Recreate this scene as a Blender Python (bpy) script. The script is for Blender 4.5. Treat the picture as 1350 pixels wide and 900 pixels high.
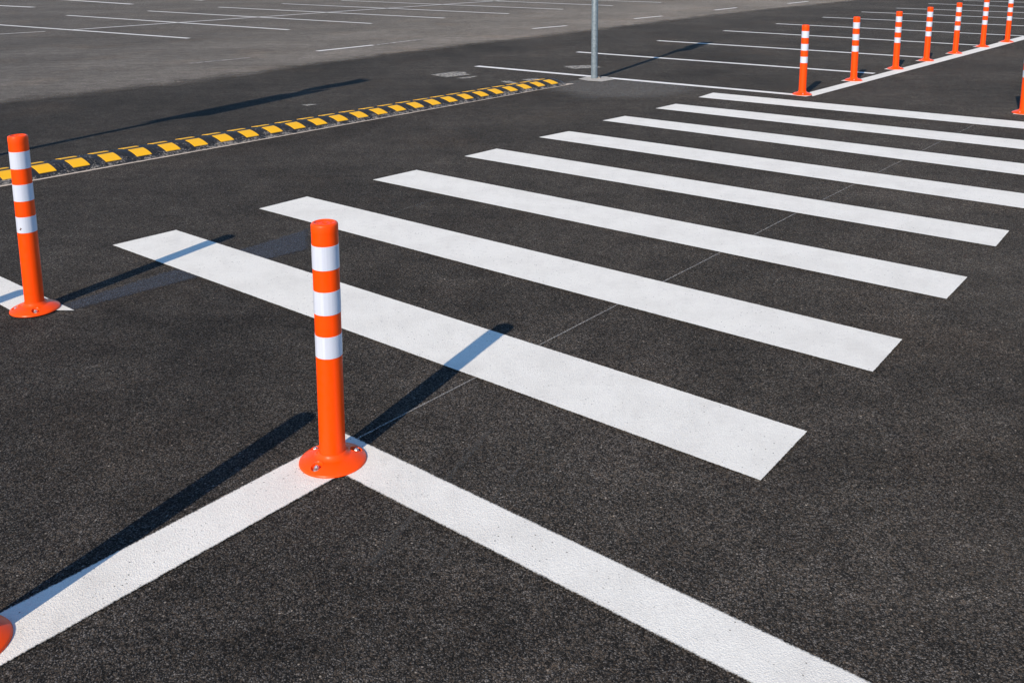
import bpy, bmesh, math, random
from mathutils import Vector, Matrix
R = math.radians
random.seed(7)
for o in list(bpy.data.objects): bpy.data.objects.remove(o)
S = bpy.context.scene
COL = S.collection

# ------------------------------------------------------------------ camera (metres, 1.49 m above the asphalt)
cd = bpy.data.cameras.new('camera'); cam = bpy.data.objects.new('camera', cd); COL.objects.link(cam)
PITCH, ROLL = 0.179317, -0.007944
fw = Vector((0, math.cos(PITCH), -math.sin(PITCH))); up = Vector((0, math.sin(PITCH), math.cos(PITCH))); rt = Vector((1, 0, 0))
c_, s_ = math.cos(ROLL), math.sin(ROLL)
r2 = c_*rt + s_*up; u2 = -s_*rt + c_*up
cam.matrix_world = Matrix(((r2.x, u2.x, -fw.x, 0), (r2.y, u2.y, -fw.y, 0), (r2.z, u2.z, -fw.z, 1.4936), (0, 0, 0, 1)))
cd.sensor_fit = 'HORIZONTAL'; cd.sensor_width = 36; cd.lens = 33.0981; cd.shift_y = -0.21103
cd.clip_start = .05; cd.clip_end = 2000
S.camera = cam

# ------------------------------------------------------------------ sky and sun
SUN_AZ, SUN_EL = R(64.0), R(32.9)            # azimuth in which the shadows run, elevation of the sun
w = bpy.data.worlds.new('World'); S.world = w; w.use_nodes = True
nt = w.node_tree; nt.nodes.clear()
sky = nt.nodes.new('ShaderNodeTexSky'); sky.sky_type = 'NISHITA'; sky.sun_disc = False
sky.sun_elevation = SUN_EL
sd = Vector((-math.cos(SUN_AZ), -math.sin(SUN_AZ)))
sky.sun_rotation = math.atan2(sd.x, sd.y) % (2*math.pi)
sky.air_density = 1.0; sky.dust_density = .3; sky.ozone_density = 3.0
bg = nt.nodes.new('ShaderNodeBackground'); bg.inputs['Strength'].default_value = .122
out = nt.nodes.new('ShaderNodeOutputWorld')
hue = nt.nodes.new('ShaderNodeMix'); hue.data_type = 'RGBA'; hue.blend_type = 'MULTIPLY'; hue.inputs[0].default_value = 1
hue.inputs[7].default_value = (.88, 1.14, 1.28, 1)            # a deep, clean blue sky
nt.links.new(sky.outputs[0], hue.inputs[6]); nt.links.new(hue.outputs[2], bg.inputs[0]); nt.links.new(bg.outputs[0], out.inputs[0])
ld = bpy.data.lights.new('sun', 'SUN'); ld.energy = 5.0; ld.angle = R(.5); ld.color = (1.0, .85, .66)
lo = bpy.data.objects.new('sun', ld); COL.objects.link(lo)
sv = Vector((sd.x*math.cos(SUN_EL), sd.y*math.cos(SUN_EL), math.sin(SUN_EL)))
lo.rotation_euler = sv.to_track_quat('Z', 'Y').to_euler(); lo.location = sv*50
S.view_settings.view_transform = 'Standard'; S.view_settings.look = 'None'
S.view_settings.exposure = .12; S.view_settings.gamma = 1; S.view_settings.use_curve_mapping = False
S.render.engine = 'CYCLES'

# ------------------------------------------------------------------ node helpers
class NT:
    def __init__(s, name):
        s.m = bpy.data.materials.new(name); s.m.use_nodes = True; s.t = s.m.node_tree; s.t.nodes.clear()
        s.out = s.t.nodes.new('ShaderNodeOutputMaterial'); s.p = s.t.nodes.new('ShaderNodeBsdfPrincipled')
        s.t.links.new(s.p.outputs[0], s.out.inputs[0])
    def n(s, ty, **k):
        o = s.t.nodes.new(ty)
        for a, b in k.items(): setattr(o, a, b)
        return o
    def l(s, a, b): s.t.links.new(a, b)
    def put(s, sock, v):
        if isinstance(v, bpy.types.NodeSocket): s.l(v, sock)
        else: sock.default_value = v
    def math(s, op, a, b=0., c=None, clamp=False):
        o = s.n('ShaderNodeMath', operation=op, use_clamp=clamp); s.put(o.inputs[0], a); s.put(o.inputs[1], b)
        if c is not None: s.put(o.inputs[2], c)
        return o.outputs[0]
    def ramp(s, f, a, b, c=0., d=1., smooth=False):
        o = s.n('ShaderNodeMapRange'); s.put(o.inputs[0], f)
        if smooth: o.interpolation_type = 'SMOOTHSTEP'
        for i, v in enumerate((a, b, c, d)): s.put(o.inputs[i+1], v)
        return o.outputs[0]
    def mix(s, f, a, b, mode='MIX'):
        o = s.n('ShaderNodeMix', data_type='RGBA', blend_type=mode); s.put(o.inputs[0], f)
        s.put(o.inputs[6], a if isinstance(a, bpy.types.NodeSocket) else (*a, 1)); s.put(o.inputs[7], b if isinstance(b, bpy.types.NodeSocket) else (*b, 1))
        return o.outputs[2]
    def noise(s, sc, detail=3., rough=.5, co=None, dist=0.):
        o = s.n('ShaderNodeTexNoise'); o.inputs['Scale'].default_value = sc; o.inputs['Detail'].default_value = detail
        o.inputs['Roughness'].default_value = rough; o.inputs['Distortion'].default_value = dist
        s.l(co or s.co(), o.inputs['Vector']); return o.outputs['Fac']
    def vor(s, sc, feature='F1', rnd=1., co=None):
        o = s.n('ShaderNodeTexVoronoi', feature=feature); o.inputs['Scale'].default_value = sc; o.inputs['Randomness'].default_value = rnd
        s.l(co or s.co(), o.inputs['Vector']); return o
    _co = None
    def co(s):
        if not s._co: s._co = s.n('ShaderNodeNewGeometry').outputs['Position']
        return s._co
    def oco(s): return s.n('ShaderNodeTexCoord').outputs['Object']
    def alpha(s, a):
        tr = s.n('ShaderNodeBsdfTransparent'); mx = s.n('ShaderNodeMixShader')
        s.put(mx.inputs[0], a); s.l(tr.outputs[0], mx.inputs[1]); s.l(s.p.outputs[0], mx.inputs[2]); s.l(mx.outputs[0], s.out.inputs[0])
    def bump(s, h, dist, strength=1.):
        o = s.n('ShaderNodeBump'); o.inputs['Distance'].default_value = dist; o.inputs['Strength'].default_value = strength
        s.l(h, o.inputs['Height']); s.l(o.outputs[0], s.p.inputs['Normal'])

def grain(k, amp=1.):
    """aggregate: (brightness factor, height) of the asphalt's stones"""
    wob = k.n('ShaderNodeTexNoise'); wob.inputs['Scale'].default_value = 60; wob.inputs['Detail'].default_value = 2; k.l(k.co(), wob.inputs['Vector'])
    vm = k.n('ShaderNodeVectorMath', operation='MULTIPLY_ADD'); k.l(wob.outputs['Color'], vm.inputs[0]); vm.inputs[1].default_value = (.012, .012, .012); k.l(k.co(), vm.inputs[2])
    v1 = k.vor(225, co=vm.outputs[0]); v2 = k.vor(480, co=vm.outputs[0])
    sp = k.n('ShaderNodeSeparateColor'); k.l(v1.outputs['Color'], sp.inputs[0])
    sp2 = k.n('ShaderNodeSeparateColor'); k.l(v2.outputs['Color'], sp2.inputs[0])
    stone = k.math('POWER', sp.outputs[0], 3.0)
    fine = k.math('POWER', sp2.outputs[0], 2.5)
    pits = k.ramp(v1.outputs['Distance'], .22, .62, 1., .12)
    br = k.math('MULTIPLY', k.math('ADD', k.math('MULTIPLY', stone, 1.7), k.math('MULTIPLY', fine, .8)), pits)
    h = k.math('ADD', k.math('MULTIPLY', pits, .6), k.math('ADD', k.math('MULTIPLY', sp.outputs[1], .5), k.math('MULTIPLY', sp2.outputs[1], .3)))
    return br, h, sp.outputs[2]

def asphalt(name, dark, light, warm, spark=1., mottle=(.70, 1.30), alpha=None, lot=False):
    k = NT(name); br, h, hue = grain(k)
    c = k.mix(k.ramp(br, .05, 1.1), dark, light)
    c = k.mix(k.ramp(hue, .6, 1., 0, .55), c, warm, 'MIX') if spark else c
    # bright single stones
    v3 = k.vor(75); s3 = k.n('ShaderNodeSeparateColor'); k.l(v3.outputs['Color'], s3.inputs[0])
    st = k.math('MULTIPLY', k.ramp(s3.outputs[0], .95, .97), k.ramp(v3.outputs['Distance'], .12, .25, 1., 0.))
    c = k.mix(k.math('MULTIPLY', st, .75*spark), c, (.36, .33, .30))
    big = k.math('MULTIPLY', k.ramp(k.noise(.55, 4, .55), .3, .7, *mottle), k.ramp(k.noise(4.5, 6, .68), .3, .7, .78, 1.22))
    fine = k.math('MULTIPLY', k.ramp(k.noise(60, 4, .8), .3, .7, .70, 1.30), k.ramp(k.noise(13, 4, .7), .3, .7, .84, 1.16))
    f = k.math('MULTIPLY', big, fine)
    # long faint roller and tyre streaks along the lanes
    mp = k.n('ShaderNodeMapping'); mp.inputs['Rotation'].default_value = (0, 0, R(-50)); mp.inputs['Scale'].default_value = (.35, 6, 1); k.l(k.co(), mp.inputs[0])
    f = k.math('MULTIPLY', f, k.ramp(k.noise(1.0, 4, .6, mp.outputs[0]), .3, .7, .9, 1.1))
    if lot:                                  # dusty strip along the lane border, cleaner further in
        f = k.math('MULTIPLY', f, k.ramp(k.math('ADD', dists(k), k.math('MULTIPLY', k.noise(.5, 3), 4.)), 2., 8., 1.14, .72))
    vm = k.n('ShaderNodeVectorMath', operation='SCALE'); k.l(c, vm.inputs[0]); k.l(f, vm.inputs['Scale'])
    c = vm.outputs[0]
    k.l(k.mix(k.ramp(k.noise(.9, 3, .5), .55, .72, 0, .35), c, k.mix(1., c, (1.25, 1.08, .94), 'MULTIPLY')), k.p.inputs['Base Color'])
    k.p.inputs['Roughness'].default_value = .92; k.p.inputs['Diffuse Roughness'].default_value = 1.; k.p.inputs['Specular IOR Level'].default_value = .08
    k.bump(h, .0045, .85)
    return k

def dists(k):
    a = k.n('ShaderNodeAttribute', attribute_name='dist_a'); b = k.n('ShaderNodeAttribute', attribute_name='dist_b')
    x = k.n('ShaderNodeSeparateXYZ'); k.l(a.outputs['Vector'], x.inputs[0]); y = k.n('ShaderNodeSeparateXYZ'); k.l(b.outputs['Vector'], y.inputs[0])
    return k.math('MINIMUM', k.math('MINIMUM', x.outputs[0], x.outputs[1]), k.math('MINIMUM', x.outputs[2], y.outputs[0]))

def paint_mat(name, col=(.83, .81, .755), edge=.0018, rag=.008, wear=.0, worn=0.):
    k = NT(name); br, h, hue = grain(k); d = dists(k)
    n1 = k.noise(170, 2, .6); n2 = k.noise(28, 3, .6); n3 = k.noise(420, 2, .7)
    dd = k.math('ADD', d, k.math('ADD', k.math('MULTIPLY', k.math('SUBTRACT', n1, .5), rag), k.math('MULTIPLY', k.math('SUBTRACT', n2, .5), rag*.5)))
    a = k.ramp(dd, edge*.2, edge*.2+edge)
    v = k.vor(115); sv_ = k.n('ShaderNodeSeparateColor'); k.l(v.outputs['Color'], sv_.inputs[0])
    pin = k.math('MULTIPLY', k.ramp(sv_.outputs[0], .90, .93), k.ramp(v.outputs['Distance'], .16, .30, 1., 0.))
    pin2 = k.math('MULTIPLY', pin, k.ramp(k.noise(3.5, 4, .6), .38, .62, .15, .95))
    a = k.math('MULTIPLY', a, k.math('SUBTRACT', 1., pin2))
    if worn:
        a = k.math('MULTIPLY', a, k.ramp(k.math('ADD', k.noise(9, 5, .75), k.math('MULTIPLY', br, .12)), worn-.12, worn+.12, 0., 1.))
    dirt = k.math('MULTIPLY', k.ramp(k.noise(4.2, 5, .7), .42, .72, 0, .5), 1.)
    c = k.mix(dirt, col, (.60, .575, .53)); c = k.mix(k.ramp(k.noise(17, 6, .8), .54, .74, 0, .34), c, (.47, .45, .42))
    c = k.mix(k.ramp(n1, .35, .75, 0, .35), c, (.56, .555, .54)); c = k.mix(k.ramp(n3, .52, .68, 0, .4), c, (.50, .49, .475))
    c = k.mix(k.ramp(k.noise(75, 3, .7), .58, .74, 0, .35), c, (.52, .50, .475))
    k.l(c, k.p.inputs['Base Color']); k.p.inputs['Roughness'].default_value = .8; k.p.inputs['Specular IOR Level'].default_value = .25
    k.bump(k.math('ADD', k.math('MULTIPLY', h, .5), k.math('MULTIPLY', n3, .6)), .0022, .8)
    k.alpha(a); return k.m

def stain_mat(name, col, opac, soft, nscale=5., amp=.1, thr=None):
    k = NT(name); br, h, hue = grain(k); d = dists(k)
    dd = k.math('ADD', d, k.math('MULTIPLY', k.math('SUBTRACT', k.noise(nscale, 5, .7), .5), amp))
    a = k.math('MULTIPLY', k.ramp(dd, 0., soft, smooth=True), opac)
    a = k.math('MULTIPLY', a, k.ramp(br, .0, .9, .6, 1.0))
    if thr: a = k.math('MULTIPLY', a, k.ramp(k.noise(nscale*2.3, 5, .75), thr-.1, thr+.12))
    k.l(k.mix(k.ramp(br, 0, 1.2), tuple(x*.62 for x in col), tuple(min(1, x*1.5) for x in col)), k.p.inputs['Base Color'])
    k.p.inputs['Roughness'].default_value = .9; k.p.inputs['Specular IOR Level'].default_value = .2
    k.bump(h, .003, .6); k.alpha(k.math('MINIMUM', a, 1.)); return k.m

# ------------------------------------------------------------------ object helpers
def link(name, me, mat=None, parent=None, kind=None, smooth=False):
    o = bpy.data.objects.new(name, me); COL.objects.link(o)
    if mat: me.materials.append(mat)
    if parent: o.parent = parent
    if kind: o['kind'] = kind
    if smooth:
        me.polygons.foreach_set('use_smooth', [True]*len(me.polygons)); me.set_sharp_from_angle(angle=R(32))
    return o
def from_bm(bm, name):
    bmesh.ops.recalc_face_normals(bm, faces=bm.faces); me = bpy.data.meshes.new(name); bm.to_mesh(me); bm.free(); return me
def thing(name, label, cat, loc, rz=0, group=None):
    o = bpy.data.objects.new(name, None); COL.objects.link(o); o.location = loc; o.rotation_euler = (0, 0, rz)
    o['label'] = label; o['category'] = cat
    if group: o['group'] = group
    return o
BIG = 9.
def sheet(name, polys, z, mat, label=None):
    """convex polygons lying on the ground. polys: list of (points, open_edges); open edges have no painted border"""
    vs, fs, da, db = [], [], [], []
    for pts, opened in polys:
        n = len(pts); cx = sum(p[0] for p in pts)/n; cy = sum(p[1] for p in pts)/n
        if sum(pts[i][0]*pts[(i+1)%n][1]-pts[(i+1)%n][0]*pts[i][1] for i in range(n)) < 0:
            pts = pts[::-1]; opened = [n-2-i if i < n-1 else n-1 for i in opened]
        base = len(vs)
        for p in pts:
            ds = []
            for i in range(n):
                a, b = pts[i], pts[(i+1) % n]; ux, uy = b[0]-a[0], b[1]-a[1]; L = math.hypot(ux, uy)
                ds.append(BIG if i in opened else (ux*(p[1]-a[1])-uy*(p[0]-a[0]))/L)
            ds += [BIG]*(6-len(ds)); vs.append((p[0], p[1], z)); da.append(ds[:3]); db.append(ds[3:6])
        fs.append(list(range(base, base+n)))
    me = bpy.data.meshes.new(name); me.from_pydata(vs, [], fs)
    for nm, dat in (('dist_a', da), ('dist_b', db)):
        at = me.attributes.new(nm, 'FLOAT_VECTOR', 'POINT'); at.data.foreach_set('vector', [x for v in dat for x in v])
    o = link(name, me, mat, kind='structure')
    return o
def strip_pts(a, b, wd):
    ux, uy = b[0]-a[0], b[1]-a[1]; L = math.hypot(ux, uy); nx, ny = -uy/L*wd/2, ux/L*wd/2
    return [(a[0]+nx, a[1]+ny), (a[0]-nx, a[1]-ny), (b[0]-nx, b[1]-ny), (b[0]+nx, b[1]+ny)]

# ------------------------------------------------------------------ ground
dark = asphalt('dark_asphalt', (.0103, .0100, .0100), (.130, .124, .121), (.115, .094, .077))
grey = asphalt('grey_asphalt', (.080, .076, .074), (.292, .276, .264), (.245, .216, .190), .6, (.82, 1.18), lot=True)
kk = grey; d = dists(kk)
dd = kk.math('ADD', d, kk.math('ADD', kk.math('MULTIPLY', kk.math('SUBTRACT', kk.noise(2.2, 5, .65), .5), .7), kk.math('MULTIPLY', kk.math('SUBTRACT', kk.noise(40, 3, .7), .5), .35)))
kk.alpha(kk.math('MULTIPLY', kk.ramp(dd, -.05, .60, smooth=True), kk.ramp(dd, .3, 3.5, .9, 1.)))
me = bpy.data.meshes.new('ground'); N = 300.
me.from_pydata([(-N, -N, 0), (N, -N, 0), (N, N, 0), (-N, N, 0)], [], [(0, 1, 2, 3)]); link('ground', me, dark.m, kind='structure')
# older, paler surface of the car park beyond the lane: border runs straight, then far out to the left and back
BL = [(-5.2446, 9.5344), (-3.8135, 11.1144), (-1.7813, 14.1088), (1.0783, 17.6410), (5.4220, 23.2208), (9.4414, 27.6698)]
d0 = (BL[0][0]-BL[1][0], BL[0][1]-BL[1][1]); d1 = (BL[-1][0]-BL[-2][0], BL[-1][1]-BL[-2][1])
def ext(p, d, L): h = math.hypot(*d); return (p[0]+d[0]/h*L, p[1]+d[1]/h*L)
bl = [ext(BL[0], d0, 60)] + BL + [ext(BL[-1], d1, 150)]
rows = [0., 1., 4., 200.]
vs, fs, da = [], [], []
for i, p in enumerate(bl):
    a, b = BL[0], BL[-1]; t = Vector((b[0]-a[0], b[1]-a[1])).normalized(); nn = Vector((-t.y, t.x))
    for rr in rows: vs.append((p[0]+nn.x*rr, p[1]+nn.y*rr, .004)); da.append((rr, BIG, BIG))
for i in range(len(bl)-1):
    for j in range(len(rows)-1):
        q = i*len(rows)+j; fs.append((q, q+len(rows), q+len(rows)+1, q+1))
me = bpy.data.meshes.new('parking_lot_surface'); me.from_pydata(vs, [], fs)
for nm, dat in (('dist_a', da), ('dist_b', [(BIG,)*3]*len(vs))):
    at = me.attributes.new(nm, 'FLOAT_VECTOR', 'POINT'); at.data.foreach_set('vector', [x for v in dat for x in v])
link('parking_lot_surface', me, grey.m, kind='structure')

# ------------------------------------------------------------------ painted markings
ZP = .006
white = paint_mat('road_paint'); fuzzy = paint_mat('sprayed_road_paint', edge=.006, rag=.012)
thin = paint_mat('bay_line_paint', (.84, .83, .81), edge=.004, rag=.012); faint = paint_mat('worn_line_paint', (.50, .49, .47), edge=.01, rag=.02, worn=.48)
worn = paint_mat('faded_line_paint', (.62, .60, .57), edge=.006, rag=.02, worn=.36)
def mark(name, pts, mat=white, z=ZP, opened=()): return sheet(name, [(pts, list(opened))], z, mat)
def extend(a, b, L):
    u = Vector((b[0]-a[0], b[1]-a[1])).normalized(); return (a[0]+u.x*L, a[1]+u.y*L)
STR = [[(-2.1089, 4.7663), (-1.8683, 5.0372), (0.9268, 2.7527), (0.7049, 2.4724)], [(-1.5239, 5.4706), (-1.2923, 5.7514), (1.5171, 3.4626), (1.2927, 3.1748)],
       [(-0.9445, 6.1858), (-0.6759, 6.4720), (2.1091, 4.1690), (1.8836, 3.8903)], [(-0.3607, 6.9165), (-0.1197, 7.1879), (2.6825, 4.8973), (2.4686, 4.6209)]]
for a, b, c, e in (((0.2186, 7.6383), (0.4852, 7.8985), (3.1832, 5.6854), (2.9980, 5.3403)), ((0.8187, 8.4057), (1.0530, 8.6392), (3.6302, 6.5184), (3.4420, 6.1679)),
                   ((1.3993, 9.0612), (1.6460, 9.3331), (4.0770, 7.3512), (3.8899, 7.0025)), ((1.9560, 9.7605), (2.1767, 10.0788), (4.5167, 8.1708), (4.3377, 7.8371))):
    STR.append([a, b, extend(b, c, 3.65), extend(a, e, 3.65)])
for q in STR: mark('crosswalk_stripe', q)
# V of broad sprayed lines at the nearest bollard
inner = (-0.5038, 2.5221); outer = (-0.5389, 2.7689)
sheet('island_line', [([outer, inner, (-1.8528, 0.8387), (-1.9405, 1.0086)], [0]), ([inner, outer, (1.5122, 1.0715), (1.2573, 1.0778)], [0])], ZP, fuzzy)
# V at the left bollard
apex = (-1.8818, 3.8377); inn = (-2.1690, 3.8482)
sheet('island_line', [([apex, inn, (-2.9282, 4.4970), (-3.1472, 4.8505)], [0]), ([inn, apex, (-2.6788, 2.9360), (-2.6038, 3.0107)], [0])], ZP, white)
# row of bollards: broad line
mark('bollard_row_line', [(3.2098, 10.0503), (3.1496, 9.7556), (10.0062, 17.4025), (10.2968, 18.0409)])
for a, b, wd in (((-0.4776, 12.7206), (3.0581, 9.8470), .105), ((1.0148, 14.4836), (4.5026, 11.5992), .10), ((2.5312, 16.2839), (5.8611, 13.3536), .10), ((4.1177, 18.2821), (7.4682, 15.0277), .10),
              ((5.6053, 19.9870), (9.0430, 16.6317), .10), ((7.2073, 21.8710), (10.2570, 18.8693), .10), ((8.7753, 23.7068), (11.3645, 20.9334), .10), ((10.2494, 25.1900), (12.4448, 22.9467), .10),
              ((12.0104, 27.2729), (13.6598, 25.2112), .10), ((13.7408, 28.7981), (14.9164, 27.5532), .10)):
    if b[0] > 8.4: b = ext(b, (b[0]-a[0], b[1]-a[1]), .8)
    mark('parking_bay_line', strip_pts(a, b, wd*1.12), thin)
for a, b, wd in (((-13.2354, 22.6008), (-5.9784, 17.4711), .10), ((-11.6666, 24.8506), (-4.5505, 19.3211), .10), ((-10.1999, 26.6027), (-3.0928, 20.9409), .10), ((-8.7429, 28.3193), (-1.5897, 22.5493), .10),
              ((-7.2667, 30.1104), (-0.0547, 24.0400), .10), ((-5.7229, 32.0024), (1.4085, 25.7785), .10), ((-4.1563, 34.3003), (2.9441, 27.3941), .10), ((-2.0893, 35.5203), (4.6015, 29.0042), .10), ((0.1895, 37.1821), (6.3623, 31.0417), .10),
              ((-18.7729, 32.0085), (-14.6774, 29.1295), .16), ((-17.3430, 35.3797), (-12.2051, 30.5388), .16), ((-13.1795, 35.5864), (-10.6764, 32.9270), .16)):
    mark('parking_bay_line', strip_pts(a, b, wd*1.12), thin, .010)
mark('parking_spine_line', strip_pts((-9.1711, 19.7455), (2.7756, 34.9399), .10), thin, .014)
mark('parking_spine_line', strip_pts((-10.4580, 18.4675), (-9.5508, 19.3514), .09), worn, .014)
for a, b in (((-3.0832, 14.8974), (-2.3268, 15.8338)), ((0.4303, 19.1120), (1.1641, 19.8359)), ((2.8379, 21.8131), (3.6249, 22.6922)), ((5.3491, 24.8889), (6.1697, 25.9147)), ((8.1135, 27.7884), (9.0621, 28.9444))):
    mark('lane_dash', strip_pts(a, b, .10), thin, .010)
mark('old_lane_dash', strip_pts((-2.2925, 15.8713), (-1.5545, 16.9162), .07), faint, .010)
mark('old_lane_dash', strip_pts((-4.5660, 13.3033), (-3.8949, 14.0005), .05), faint, .010)

# chalk setting-out lines
chalk = stain_mat('chalk', (.40, .38, .36), .75, .0026, 60, .0075)
CH = [(-0.5033, 2.7208), (-0.4343, 2.8053), (0.1290, 3.4760), (0.4550, 3.8672), (0.8835, 4.3693), (1.6495, 5.2926), (2.8491, 6.6908), (4.0320, 8.0681)]
sheet('chalk_line', [(strip_pts(a, b, .0075), [1, 3]) for a, b in zip(CH[:-1], CH[1:])], .004, chalk)
chalk2 = stain_mat('faint_chalk', (.20, .19, .18), .6, .003, 60, .006)
sheet('chalk_line', [(strip_pts((-0.7545, 5.2979), (-0.4009, 5.7707), .011), [])], .004, chalk2)

seam = stain_mat('faint_seam', (.12, .115, .11), .38, .012, 30, .02)
sheet('asphalt_seam', [(strip_pts((-0.3662, 2.1042), (-0.0685, 2.7979), .03), []), (strip_pts((-0.2210, 2.0590), (0.0259, 2.5767), .02), [])], .0035, seam)
# the blacked-out old line, traces of old paint, cement and dust
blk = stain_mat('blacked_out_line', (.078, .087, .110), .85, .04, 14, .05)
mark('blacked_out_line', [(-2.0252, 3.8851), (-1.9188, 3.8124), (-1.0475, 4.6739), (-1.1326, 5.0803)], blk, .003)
patch = stain_mat('old_paint_trace', (.56, .53, .48), .95, .05, 9, .12, .42)
for q in ([(-1.0444, 11.8761), (-0.7539, 12.1730), (-0.5937, 12.1223), (-0.5022, 11.8035), (-0.7924, 11.5604)], [(-0.6962, 11.5180), (-0.4422, 11.7315), (-0.4001, 11.6095), (-0.6323, 11.3707)],
          [(0.6526, 12.6700), (1.0922, 12.7732), (1.2470, 12.4562), (0.8041, 12.3169)], [(-2.1619, 9.4774), (-2.0552, 9.5966), (-1.9482, 9.4912), (-2.0807, 9.3517)], [(-0.1772, 11.1690), (-0.0231, 11.2634), (0.1199, 10.9825), (0.0126, 10.8900)],
          [(0.0872, 11.3268), (0.2835, 11.4575), (0.4343, 11.2706), (0.2289, 11.0766)]):
    mark('old_paint_trace', q, patch, .003)
cem = stain_mat('cement_wash', (.20, .185, .168), .75, .5, 3.5, .5)
mark('cement_wash', [(0.8768, 11.3139), (2.3921, 10.6864), (2.1166, 9.9864), (1.6036, 9.5855), (0.6659, 9.5831), (0.1306, 10.4442)], cem, .0035)
dust = stain_mat('dust_stain', (.14, .125, .105), .30, .8, 4, .8, .42)
for q in ([(0.9483, 2.4415), (1.9835, 2.7747), (1.8628, 2.0335), (1.2814, 1.7037), (0.7684, 1.7951)], [(1.8192, 4.5749), (2.9932, 4.9460), (2.5578, 3.6509), (1.6197, 3.2986)], [(-0.6995, 7.3903), (-0.2916, 10.3486), (1.2531, 8.7570), (0.8183, 7.9906)]):
    mark('dust_stain', q, dust, .0025)
# oil-dark wash on the near asphalt
wash = stain_mat('dark_wash', (.014, .013, .013), .35, .7, 3, .9, .40)
for q in ([(-1.9149, 4.3178), (-0.8482, 3.8956), (-0.6745, 3.0306), (-1.3710, 2.8289), (-1.7780, 3.3629)], [(0.4631, 2.3729), (1.5681, 3.5138), (1.4566, 2.7832), (0.7718, 2.0468)]):
    mark('dark_wash', q, wash, .0025)

# ------------------------------------------------------------------ rubber speed bump
def rubber(name, col, scuff=.6):
    k = NT(name); co = k.oco(); g = k.co()
    n = k.noise(48, 6, .85, g); n2 = k.noise(9, 4, .7, g)
    z = k.n('ShaderNodeSeparateXYZ'); k.l(g, z.inputs[0])
    low = k.ramp(z.outputs[2], .008, .050, .11, -.03)          # dust trodden into the lower edges
    f = k.ramp(k.math('ADD', k.math('ADD', n, low), k.math('MULTIPLY', k.math('SUBTRACT', n2, .5), .45)), .575, .65, 0, scuff)
    c = k.mix(f, col, (.42, .38, .34))
    k.l(c, k.p.inputs['Base Color']); k.p.inputs['Roughness'].default_value = .62; k.p.inputs['Specular IOR Level'].default_value = .4
    k.bump(k.noise(260, 2, .6, g), .0012, .6); return k.m
m_rub = rubber('black_rubber', (.014, .015, .018)); m_yel = rubber('yellow_reflective', (.86, .45, .003), .25)
m_rub2 = rubber('dusty_rubber', (.03, .03, .03), .8)
BA, BB = Vector((-3.4171, 6.1102)), Vector((0.6900, 10.8699)); bu = (BB-BA).normalized(); bn = Vector((-bu.y, bu.x)); BLEN = (BB-BA).length
W_, HB = .42, .064
def prof(t):                                             # height at n = t*W
    return .008 + (HB-.008)*max(0., math.sin(math.pi*min(1, max(0, t))))**.72
def P3(s, n, z): p = BA + bu*s + bn*n; return (p.x, p.y, z)
SEG = .2375
root = thing('speed_bump', 'low black and yellow rubber speed bump lying across the dark asphalt', 'speed bump', (*(BA+bu*BLEN/2), 0))
inv = Vector((BA+bu*BLEN/2).to_tuple()+(0,)) if False else Vector((root.location.x, root.location.y, 0))
def grid_mesh(name, s0, s1, n0, n1, zoff, ns=2, nn=16, skirt=True, zf=None, rise=0.):
    bm = bmesh.new(); g = []
    for i in range(ns+1):
        row = []
        for j in range(nn+1):
            s = s0+(s1-s0)*i/ns; n = n0+(n1-n0)*j/nn
            z = (zf or (lambda s, n: prof(n/W_)))(s, n)+zoff
            row.append(bm.verts.new(Vector(P3(s, n, z))-inv))
        g.append(row)
    for i in range(ns):
        for j in range(nn): bm.faces.new((g[i][j], g[i+1][j], g[i+1][j+1], g[i][j+1]))
    if skirt:
        per = [g[i][0] for i in range(ns+1)] + [g[ns][j] for j in range(1, nn+1)] + [g[i][nn] for i in range(ns-1, -1, -1)] + [g[0][j] for j in range(nn-1, 0, -1)]
        low = [bm.verts.new((v.co.x, v.co.y, .001 if skirt is True else v.co.z-skirt)) for v in per]
        m = len(per)
        for i in range(m): bm.faces.new((per[i], low[i], low[(i+1) % m], per[(i+1) % m]))
    me = from_bm(bm, name); return me
NSEG = 29
Y0 = .055
for i in range(-2, 26):
    sc = .10 + SEG*i - .003*i*0
    s0 = sc-SEG/2; s1 = s0+SEG-.004
    if s0 > BLEN-.25: break
    jig = random.uniform(-.002, .003)
    def zf(s, n, s0=s0, s1=s1):
        t = (s-s0)/(s1-s0); z = prof(n/W_)
        # black half stands a little higher, with tread ribs; ends rounded
        edge = min(t, 1-t)
        z -= .004*max(0, 1-edge/.06)
        return z
    sg = link('bump_segment', grid_mesh('bump_segment', s0, s1, 0+jig, W_+jig, 0, 16, 24, True, zf), m_rub if i != 23 else m_rub2, root, smooth=False)
    for n0, n1 in ((.036, .168), (.228, .322)):
        a, b = s0+.054, s0+.054+.118
        link('reflective_panel', grid_mesh('reflective_panel', a, b, n0, n1, .0035, 2, 6, .006), m_yel, sg)
# tread ribs and bolts: raised bars across the black half of each segment
    bm = bmesh.new()
    for q in range(2):
        a = s1-.038+q*.020
        for n0, n1 in ((.04, .195), (.235, .39)):
            gm = []
            for j in range(9):
                n = n0+(n1-n0)*j/8; z = prof(n/W_)
                gm.append([bm.verts.new(Vector(P3(a+da_, n, z+dz))-inv) for da_, dz in ((0, -.004), (.002, .004), (.010, .004), (.012, -.004))])
            for j in range(8):
                for r_ in range(3): bm.faces.new((gm[j][r_], gm[j][r_+1], gm[j+1][r_+1], gm[j+1][r_]))
            bm.faces.new(gm[0]); bm.faces.new(gm[-1])
    rb = link('tread_rib', from_bm(bm, 'tread_rib'), m_rub, sg); rb['kind'] = 'stuff'
    last = s1
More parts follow.
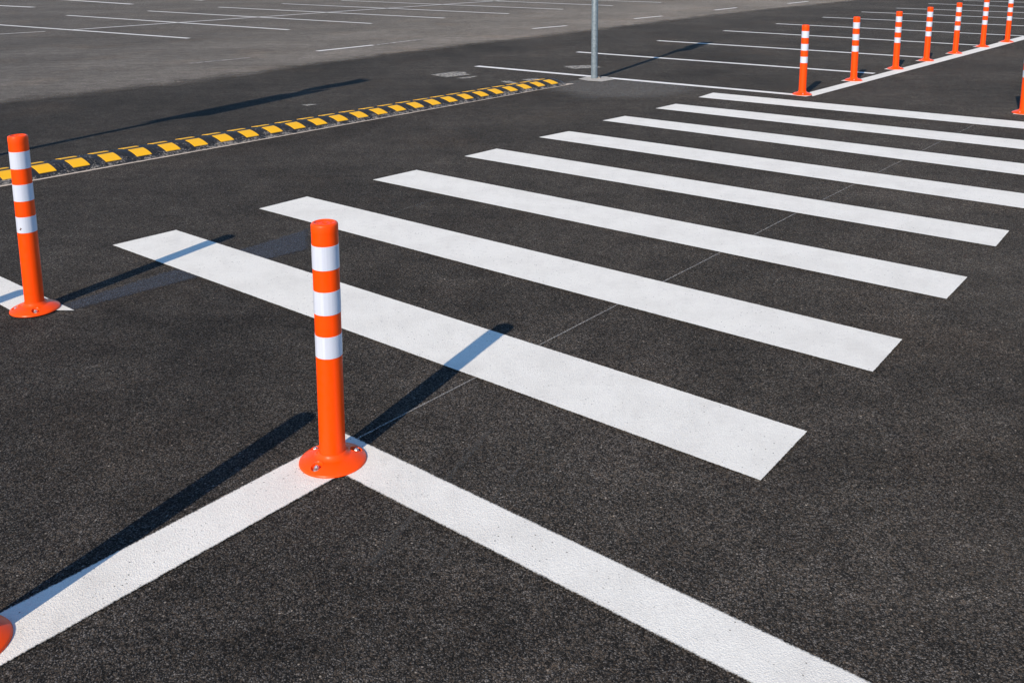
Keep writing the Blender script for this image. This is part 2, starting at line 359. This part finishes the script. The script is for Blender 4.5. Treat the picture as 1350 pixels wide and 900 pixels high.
# rounded end cap
def zcap(s, n):
    t = (s-last)/(BLEN-last); return .004+(prof(n/W_)-.004)*math.sqrt(max(0, 1-t*t))*.9
bm = bmesh.new(); g = []
for i in range(13):
    t = i/12; s = last+.004+(BLEN-last-.004)*math.sin(t*math.pi/2); half = W_/2*math.sqrt(max(0, 1-math.sin(t*math.pi/2)**2*.92)); row = []
    for j in range(17):
        n = W_/2+(j/8-1)*half; zz = .004+(prof(.5+(j/8-1)/2*.999)-.004)*math.cos(t*math.pi/2)
        row.append(bm.verts.new(Vector(P3(s, n, zz))-inv))
    g.append(row)
for i in range(12):
    for j in range(16): bm.faces.new((g[i][j], g[i+1][j], g[i+1][j+1], g[i][j+1]))
link('end_cap', from_bm(bm, 'end_cap'), m_rub2, root, smooth=True)
# pale mortar bed showing along the near side
k = NT('mortar'); br, h, hue = grain(k); d = dists(k)
dd = k.math('ADD', d, k.math('MULTIPLY', k.math('SUBTRACT', k.noise(22, 4, .7), .5), .03))
c = k.mix(k.ramp(k.noise(12, 5, .7), .35, .7), (.60, .51, .43), (.42, .36, .31)); k.l(c, k.p.inputs['Base Color']); k.p.inputs['Roughness'].default_value = .9
k.bump(h, .003, .5); k.alpha(k.ramp(dd, .0, .01)); mortar = k.m
def SN(s, n): p = BA+bu*s+bn*n; return (p.x, p.y)
mark('mortar_strip', [SN(-.8, -.045), SN(-.8, .06), SN(BLEN+.02, .06), SN(BLEN+.06, -.02)], mortar, .004)
mark('mortar_strip', [SN(-.8, .40), SN(-.8, .462), SN(BLEN-.1, .455), SN(BLEN-.1, .40)], mortar, .004)

# ------------------------------------------------------------------ bollards
def plastic(name, col, rough=.38, dirt=.25):
    k = NT(name); co = k.oco()
    f = k.ramp(k.noise(30, 5, .75, co), .60, .78, 0, dirt)
    c = k.mix(f, col, tuple(x*.7+.015 for x in col))
    k.l(c, k.p.inputs['Base Color']); k.put(k.p.inputs['Roughness'], k.ramp(k.noise(55, 4, .6, co), .3, .7, rough-.07, rough+.12))
    k.p.inputs['Specular IOR Level'].default_value = .24
    k.bump(k.noise(90, 3, .5, co), .0008, .25); return k.m
m_or = plastic('orange_plastic', (.95, .068, .0)); m_orb = plastic('orange_base_plastic', (.92, .072, .002), .33, .45)
k = NT('reflective_tape'); co = k.oco()
mp = k.n('ShaderNodeMapping'); mp.inputs['Scale'].default_value = (220, 220, 3); k.l(co, mp.inputs[0])
st = k.noise(1., 3, .6, mp.outputs[0])
k.l(k.mix(k.ramp(st, .3, .7), (.52, .56, .68), (.60, .64, .76)), k.p.inputs['Base Color'])
k.p.inputs['Roughness'].default_value = .30; k.p.inputs['Specular IOR Level'].default_value = .5
k.bump(k.vor(700, co=co).outputs['Distance'], .0004, .35); m_tape = k.m
k = NT('steel'); k.p.inputs['Metallic'].default_value = .9; k.p.inputs['Base Color'].default_value = (.62, .61, .60, 1); k.p.inputs['Roughness'].default_value = .38
k.bump(k.noise(400, 2, .5, k.oco()), .0005, .5); m_steel = k.m
k = NT('bolt_hole'); k.p.inputs['Base Color'].default_value = (.03, .012, .008, 1); k.p.inputs['Roughness'].default_value = .8; m_hole = k.m

def lathe(name, prof_, seg=64, close=True):
    bm = bmesh.new(); rings = []
    for r, z in prof_:
        rings.append([bm.verts.new((r*math.cos(2*math.pi*i/seg), r*math.sin(2*math.pi*i/seg), z)) for i in range(seg)] if r > 1e-6 else [bm.verts.new((0, 0, z))])
    for a, b in zip(rings[:-1], rings[1:]):
        for i in range(seg):
            j = (i+1) % seg
            if len(a) == 1 and len(b) == 1: continue
            if len(b) == 1: bm.faces.new((a[i], a[j], b[0]))
            elif len(a) == 1: bm.faces.new((a[0], b[j], b[i]))
            else: bm.faces.new((a[i], a[j], b[j], b[i]))
    return from_bm(bm, name)
HOLES = [R(-119), R(27), R(145)]; HR, HRAD = .073, .0135
def flange_z(r):
    if r >= .1: return .004
    t = min(1., (.1-r)/(.1-.041))
    z = .006+.0235*(1-(1-t)**1.9)*.82
    if t > .75: z += .012*((t-.75)/.25)**2
    if r > .097: z -= .003*((r-.097)/.003)**2
    return z
def flange_mesh():
    bm = bmesh.new(); seg = 216
    rs = [.0395, .0405, .042, .0435, .045, .0475, .05, .053]+[.055+.0012*i for i in range(31)]+[.0935, .0955, .097, .098, .099, .0997, .1]
    rings = []
    for r in rs:
        ring = []
        for i in range(seg):
            a = 2*math.pi*i/seg; x, y = r*math.cos(a), r*math.sin(a); z = flange_z(r)
            for ha in HOLES:
                # recess: a sloped pocket, longer outwards, with a raised lip
                dx = x-HR*math.cos(ha); dy = y-HR*math.sin(ha); rad = dx*math.cos(ha)+dy*math.sin(ha); tan = -dx*math.sin(ha)+dy*math.cos(ha)
                q = math.hypot(rad/1.12, tan)
                if q < HRAD: z = min(z, .0075)
                elif q < HRAD+.0025: tt = (q-HRAD)/.0025; z = .0075+(z+.0012-.0075)*tt**.5
                elif q < HRAD+.006: z += .0012*(1-(q-HRAD-.0025)/.0035)
            ring.append(bm.verts.new((x, y, z)))
        rings.append(ring)
    rings.append([bm.verts.new((.1003*math.cos(2*math.pi*i/seg), .1003*math.sin(2*math.pi*i/seg), .0015)) for i in range(seg)])
    for a, b in zip(rings[:-1], rings[1:]):
        for i in range(seg): j = (i+1) % seg; bm.faces.new((a[i], a[j], b[j], b[i]))
    return from_bm(bm, 'base')
def bolt_mesh():
    bm = bmesh.new()
    def disc(r, z0, z1, seg, ox=0, bev=.0008):
        rings = [[bm.verts.new((rr*math.cos(2*math.pi*i/seg+ox), rr*math.sin(2*math.pi*i/seg+ox), zz)) for i in range(seg)] for rr, zz in ((r, z0), (r, z1-bev), (r-bev, z1))]
        for a, b in zip(rings[:-1], rings[1:]):
            for i in range(seg): j = (i+1) % seg; bm.faces.new((a[i], a[j], b[j], b[i]))
        bm.faces.new(rings[-1])
    disc(.0105, .0, .002, 28); disc(.0072, .002, .0095, 6, .4, .0012); disc(.0036, .0095, .0125, 16)
    return from_bm(bm, 'bolt')
H = .75; RP = .0385
BANDS = [(.344, .411), (.478, .548), (.614, .685)]
CAPZ = .735
def cap_mesh():
    r = RP+.0004
    p = [(r, CAPZ-.012), (r, H-.007), (r-.0008, H-.0045), (r-.0028, H-.0018), (r-.006, H-.0004), (r-.0085, H), (r-.010, H-.0003), (r-.0112, H-.0022), (r-.0125, H-.003), (.012, H-.0032), (.011, H-.0022), (.008, H-.0018), (.0065, H-.0032), (.003, H-.0045), (0, H-.0048)]
    return lathe('cap', p, 72)
post_me = lathe('post', [(RP+.0035, .026), (RP+.001, .033), (RP, .045), (RP, CAPZ-.010), (RP-.002, CAPZ-.009)], 72)
band_me = [lathe('reflective_band', [(RP, a-.0002), (RP+.0007, a), (RP+.0007, b), (RP, b+.0002)], 72) for a, b in BANDS]
def arc_marks():
    bm = bmesh.new()
    for k0, k1, rr, wd in ((R(20), R(80), .0215, .0022), (R(110), R(150), .0215, .0022), (R(200), R(262), .0215, .0022), (R(290), R(330), .0215, .0022), (R(0), R(6), .018, .007)):
        n = 8; rows = []
        for i in range(n+1):
            a = k0+(k1-k0)*i/n; rows.append([bm.verts.new((r*math.cos(a), r*math.sin(a), z)) for r, z in ((rr-wd/2, H-.0036), (rr-wd/2+.0004, H-.0018), (rr+wd/2-.0004, H-.0018), (rr+wd/2, H-.0036))])
        for i in range(n):
            for q in range(3): bm.faces.new((rows[i][q], rows[i][q+1], rows[i+1][q+1], rows[i+1][q]))
        bm.faces.new(rows[0]); bm.faces.new(rows[-1])
    return from_bm(bm, 'cap_emboss')
proto = thing('bollard', '', 'bollard', (0, 0, 0), 0, 'orange flexible bollards with three white bands')
base = link('base', flange_mesh(), m_orb, proto, smooth=True)
bm_me = bolt_mesh()
for ha in HOLES:
    b = link('bolt', bm_me, None if bm_me.materials else m_steel, base); b.scale = (1.15, 1.15, 1.15); b.location = (HR*math.cos(ha), HR*math.sin(ha), .0072); b.rotation_euler = (0, 0, ha)
post = link('post', post_me, m_or, proto, smooth=True)
cap = link('cap', cap_mesh(), m_or, post, smooth=True)
link('cap_emboss', arc_marks(), m_or, cap, smooth=False) if False else None
for bmh in band_me: link('reflective_band', bmh, m_tape, post, smooth=True)
# embossing joined into the cap's mesh
em = arc_marks(); bmc = bmesh.new(); bmc.from_mesh(cap.data); bmc.from_mesh(em); bmc.to_mesh(cap.data); bmc.free()
def copy_tree(o, parent=None):
    c = o.copy(); COL.objects.link(c); c.parent = parent
    for ch in [x for x in o.children]: copy_tree(ch, c)
    return c
FRONT_LBL = 'nearest orange bollard with white bands, standing where two broad white lines meet'
def up_top(base_, lean): pass
SPOTS = [
    (-0.5449, 2.6003, 0.006, 0.0, 0.9879, 0, 'nearest orange bollard with white bands, standing where two broad white lines meet'),
    (-2.0634, 3.8592, 0.0006, 0.0, 1.0177, 1.0, 'orange bollard at the left edge, in front of the speed bump'),
    (3.088, 9.9057, 0.0051, 0.0, 0.9812, 0.3, 'first bollard of the far row, beside the end of the top crosswalk stripe'),
    (4.0215, 10.9843, -0.0026, 0.0, 0.9913, 1.9, 'second bollard of the far row, counted from the crosswalk'),
    (4.9459, 12.0581, 0.0055, 0.0, 0.9797, 2.8, 'third bollard of the far row, counted from the crosswalk'),
    (5.7307, 12.9538, 0.0104, 0.0, 0.9791, 0.9, 'fourth bollard of the far row, midway along its white line'),
    (6.5523, 13.8651, 0.0135, 0.0, 0.9879, 4.1, 'fifth bollard of the far row, third from its far end'),
    (7.4156, 14.7931, 0.0128, 0.0, 1.0124, 5.2, 'sixth bollard of the far row, next to the last'),
    (8.1941, 15.5481, 0.0128, 0.0, 1.03, 2.2, 'last and farthest bollard of the far row'),
    (4.7606, 8.6319, 0.0089, 0.0, 0.97, 3.3, 'bollard cut by the right edge of the photo, beyond the crosswalk'),
    (-1.2201, 1.8373, 0.02, 0.0, 1.0, 1.0, 'bollard at the lower left corner with only its orange base rim showing'),
    (-2.7335, 3.0342, 0.0, 0.0, 1.0, 2.0, 'bollard outside the left edge, its shadow tip on the white corner'),
]
for i, (x, y, lx, ly, sc, rz, lbl) in enumerate(SPOTS):
    o = proto if i == 0 else copy_tree(proto)
    o.location = (x, y, ZP-.001); o['label'] = lbl; o.rotation_euler = (0, 0, rz)
    if i == 1: o_left = o
    for ch in o.children:
        if ch.name.startswith('post'):
            v = Vector((lx, ly, .75)); qd = Vector((0, 0, 1)).rotation_difference(v); qz = Matrix.Rotation(-rz, 4, 'Z').to_quaternion()
            ch.rotation_mode = 'QUATERNION'; ch.rotation_quaternion = qz @ qd @ qz.inverted(); ch.scale = (1, 1, sc)
# brown scuff on the lowest band of the bollard at the left edge
for ch in o_left.children:
    if ch.name.startswith('post'):
        bm = bmesh.new(); bmesh.ops.create_icosphere(bm, subdivisions=2, radius=.005)
        for v in bm.verts: v.co.x *= .7; v.co.y *= .25; v.co.z *= 1.2; v.co.x += .003*math.sin(v.co.z*700)
        sc_ = link('scuff_mark', from_bm(bm, 'scuff_mark'), NT('scuff').m, ch)
        sc_.data.materials[0].node_tree.nodes['Principled BSDF'].inputs['Base Color'].default_value = (.10, .035, .02, 1)
        a_ = R(-100)-1.0; sc_.location = (.0392*math.cos(a_), .0392*math.sin(a_), .362); sc_.rotation_euler = (0, 0, a_+R(90))
# thin white paint splashes round the feet of the far bollards, and the patch below the rightmost one
for i, (x, y, lx, ly, sc, rz, lbl) in enumerate(SPOTS):
    if 2 <= i <= 8:
        a = R(50+random.uniform(-8, 8)); u = Vector((math.cos(a), math.sin(a))); v = Vector((-u.y, u.x)); r = .135
        mark('bollard_foot_paint', [(x+u.x*p*r+v.x*q*r, y+u.y*p*r+v.y*q*r) for p, q in ((-.9, -.8), (.9, -.8), (.9, .8), (-.9, .8))], white, .005)
    if i == 9:
        mark('bollard_foot_paint', [(x+p, y+q) for p, q in ((-.13, -.05), (.03, -.16), (.19, .04), (.02, .14))], white, .005)

# ------------------------------------------------------------------ sign posts (their signs stand above / beside the picture and cast the long shadows)
k = NT('galvanised_steel'); co = k.oco()
n = k.noise(45, 4, .65, co)
k.l(k.mix(k.ramp(n, .35, .65), (.15, .185, .215), (.25, .295, .33)), k.p.inputs['Base Color']); k.p.inputs['Metallic'].default_value = .35
k.p.inputs['Roughness'].default_value = .5; k.bump(n, .0008, .3); m_galv = k.m
k = NT('sign_grey'); k.p.inputs['Base Color'].default_value = (.45, .46, .48, 1); k.p.inputs['Roughness'].default_value = .5; k.p.inputs['Metallic'].default_value = .4
k.bump(k.noise(60, 3, .5, k.oco()), .0005, .3); m_sign = k.m
k = NT('concrete_footing'); br, h, hue = grain(k); d = dists(k)
k.l(k.mix(k.ramp(k.noise(14, 5, .7), .3, .7), (.30, .28, .25), (.50, .47, .43)), k.p.inputs['Base Color']); k.p.inputs['Roughness'].default_value = .9
k.alpha(k.ramp(k.math('ADD', d, k.math('MULTIPLY', k.math('SUBTRACT', k.noise(16, 4, .7), .5), .05)), 0, .012)); k.bump(h, .003, .5); m_foot = k.m
def slab(name, outline, th, mat, parent, z0, ua, off):
    """upright plate: outline in (across, height), across runs along azimuth ua"""
    u = Vector((math.cos(ua), math.sin(ua), 0)); nn = Vector((-u.y, u.x, 0)); bm = bmesh.new()
    A = [bm.verts.new(u*h+nn*(off-th/2)+Vector((0, 0, z0+v))) for h, v in outline]; B = [bm.verts.new(u*h+nn*(off+th/2)+Vector((0, 0, z0+v))) for h, v in outline]
    bm.faces.new(A); bm.faces.new(B)
    for i in range(len(A)): j = (i+1) % len(A); bm.faces.new((A[i], A[j], B[j], B[i]))
    return link(name, from_bm(bm, name), mat, parent)
def rect(w, h, r=.03):
    pts = []
    for cx, cy, a0 in ((w/2-r, h/2-r, 0), (-w/2+r, h/2-r, 90), (-w/2+r, -h/2+r, 180), (w/2-r, -h/2+r, 270)):
        pts += [(cx+r*math.cos(R(a0+t)), cy+r*math.sin(R(a0+t))) for t in (0, 22, 45, 68, 90)]
    return pts
disc = lambda r: [(r*math.cos(2*math.pi*i/40), r*math.sin(2*math.pi*i/40)) for i in range(40)]
UA = R(39)
def sign_post(loc, h, label, plates, ua=UA):
    t = thing('sign_post', label, 'sign post', (*loc, .004), 0)
    me = lathe('pole', [(.0385, 0), (.0385, h-.004), (.036, h), (0, h+.004)], 48)
    p = link('pole', me, m_galv, t, smooth=True)
    for kind, z0, a, b in plates:
        s = slab('sign_plate', disc(a) if kind == 'disc' else rect(a, b), .003, m_sign, t, z0, ua, -.048)
        for dz in (-.08, .08):
            bm = bmesh.new(); bmesh.ops.create_cone(bm, cap_ends=True, segments=32, radius1=.044, radius2=.044, depth=.028, matrix=Matrix.Translation((0, 0, z0+dz)))
            c = link('clamp', from_bm(bm, 'clamp'), m_galv, s)
    return t
SP = (1.0032, 11.3416)
sp = sign_post(SP, 3.36, 'grey galvanised metal pole standing on a pale concrete patch beyond the crosswalk', [('disc', 3.06, .33, 0), ('rect', 2.50, .58, .44)], R(43))
mark('pole_footing', [(0.8012, 11.2833), (0.9381, 11.5042), (1.1707, 11.4970), (1.2523, 11.2208), (1.0595, 11.0136), (0.9058, 11.1039)], m_foot, .0085)
bm = bmesh.new()
bmesh.ops.create_cone(bm, cap_ends=True, segments=10, radius1=.03, radius2=.014, depth=.03, matrix=Matrix.Translation((.06, -.01, .012)))
link('footing_lump', from_bm(bm, 'footing_lump'), m_rub2, sp)
q = (-3.9645, 7.1359); q = (q[0]-.44*math.cos(SUN_AZ), q[1]-.44*math.sin(SUN_AZ))
sign_post(q, 3.42, 'metal sign pole outside the left edge, throwing the long shadow behind the speed bump', [('disc', 3.06, .32, 0), ('rect', 2.06, .68, 1.28)])
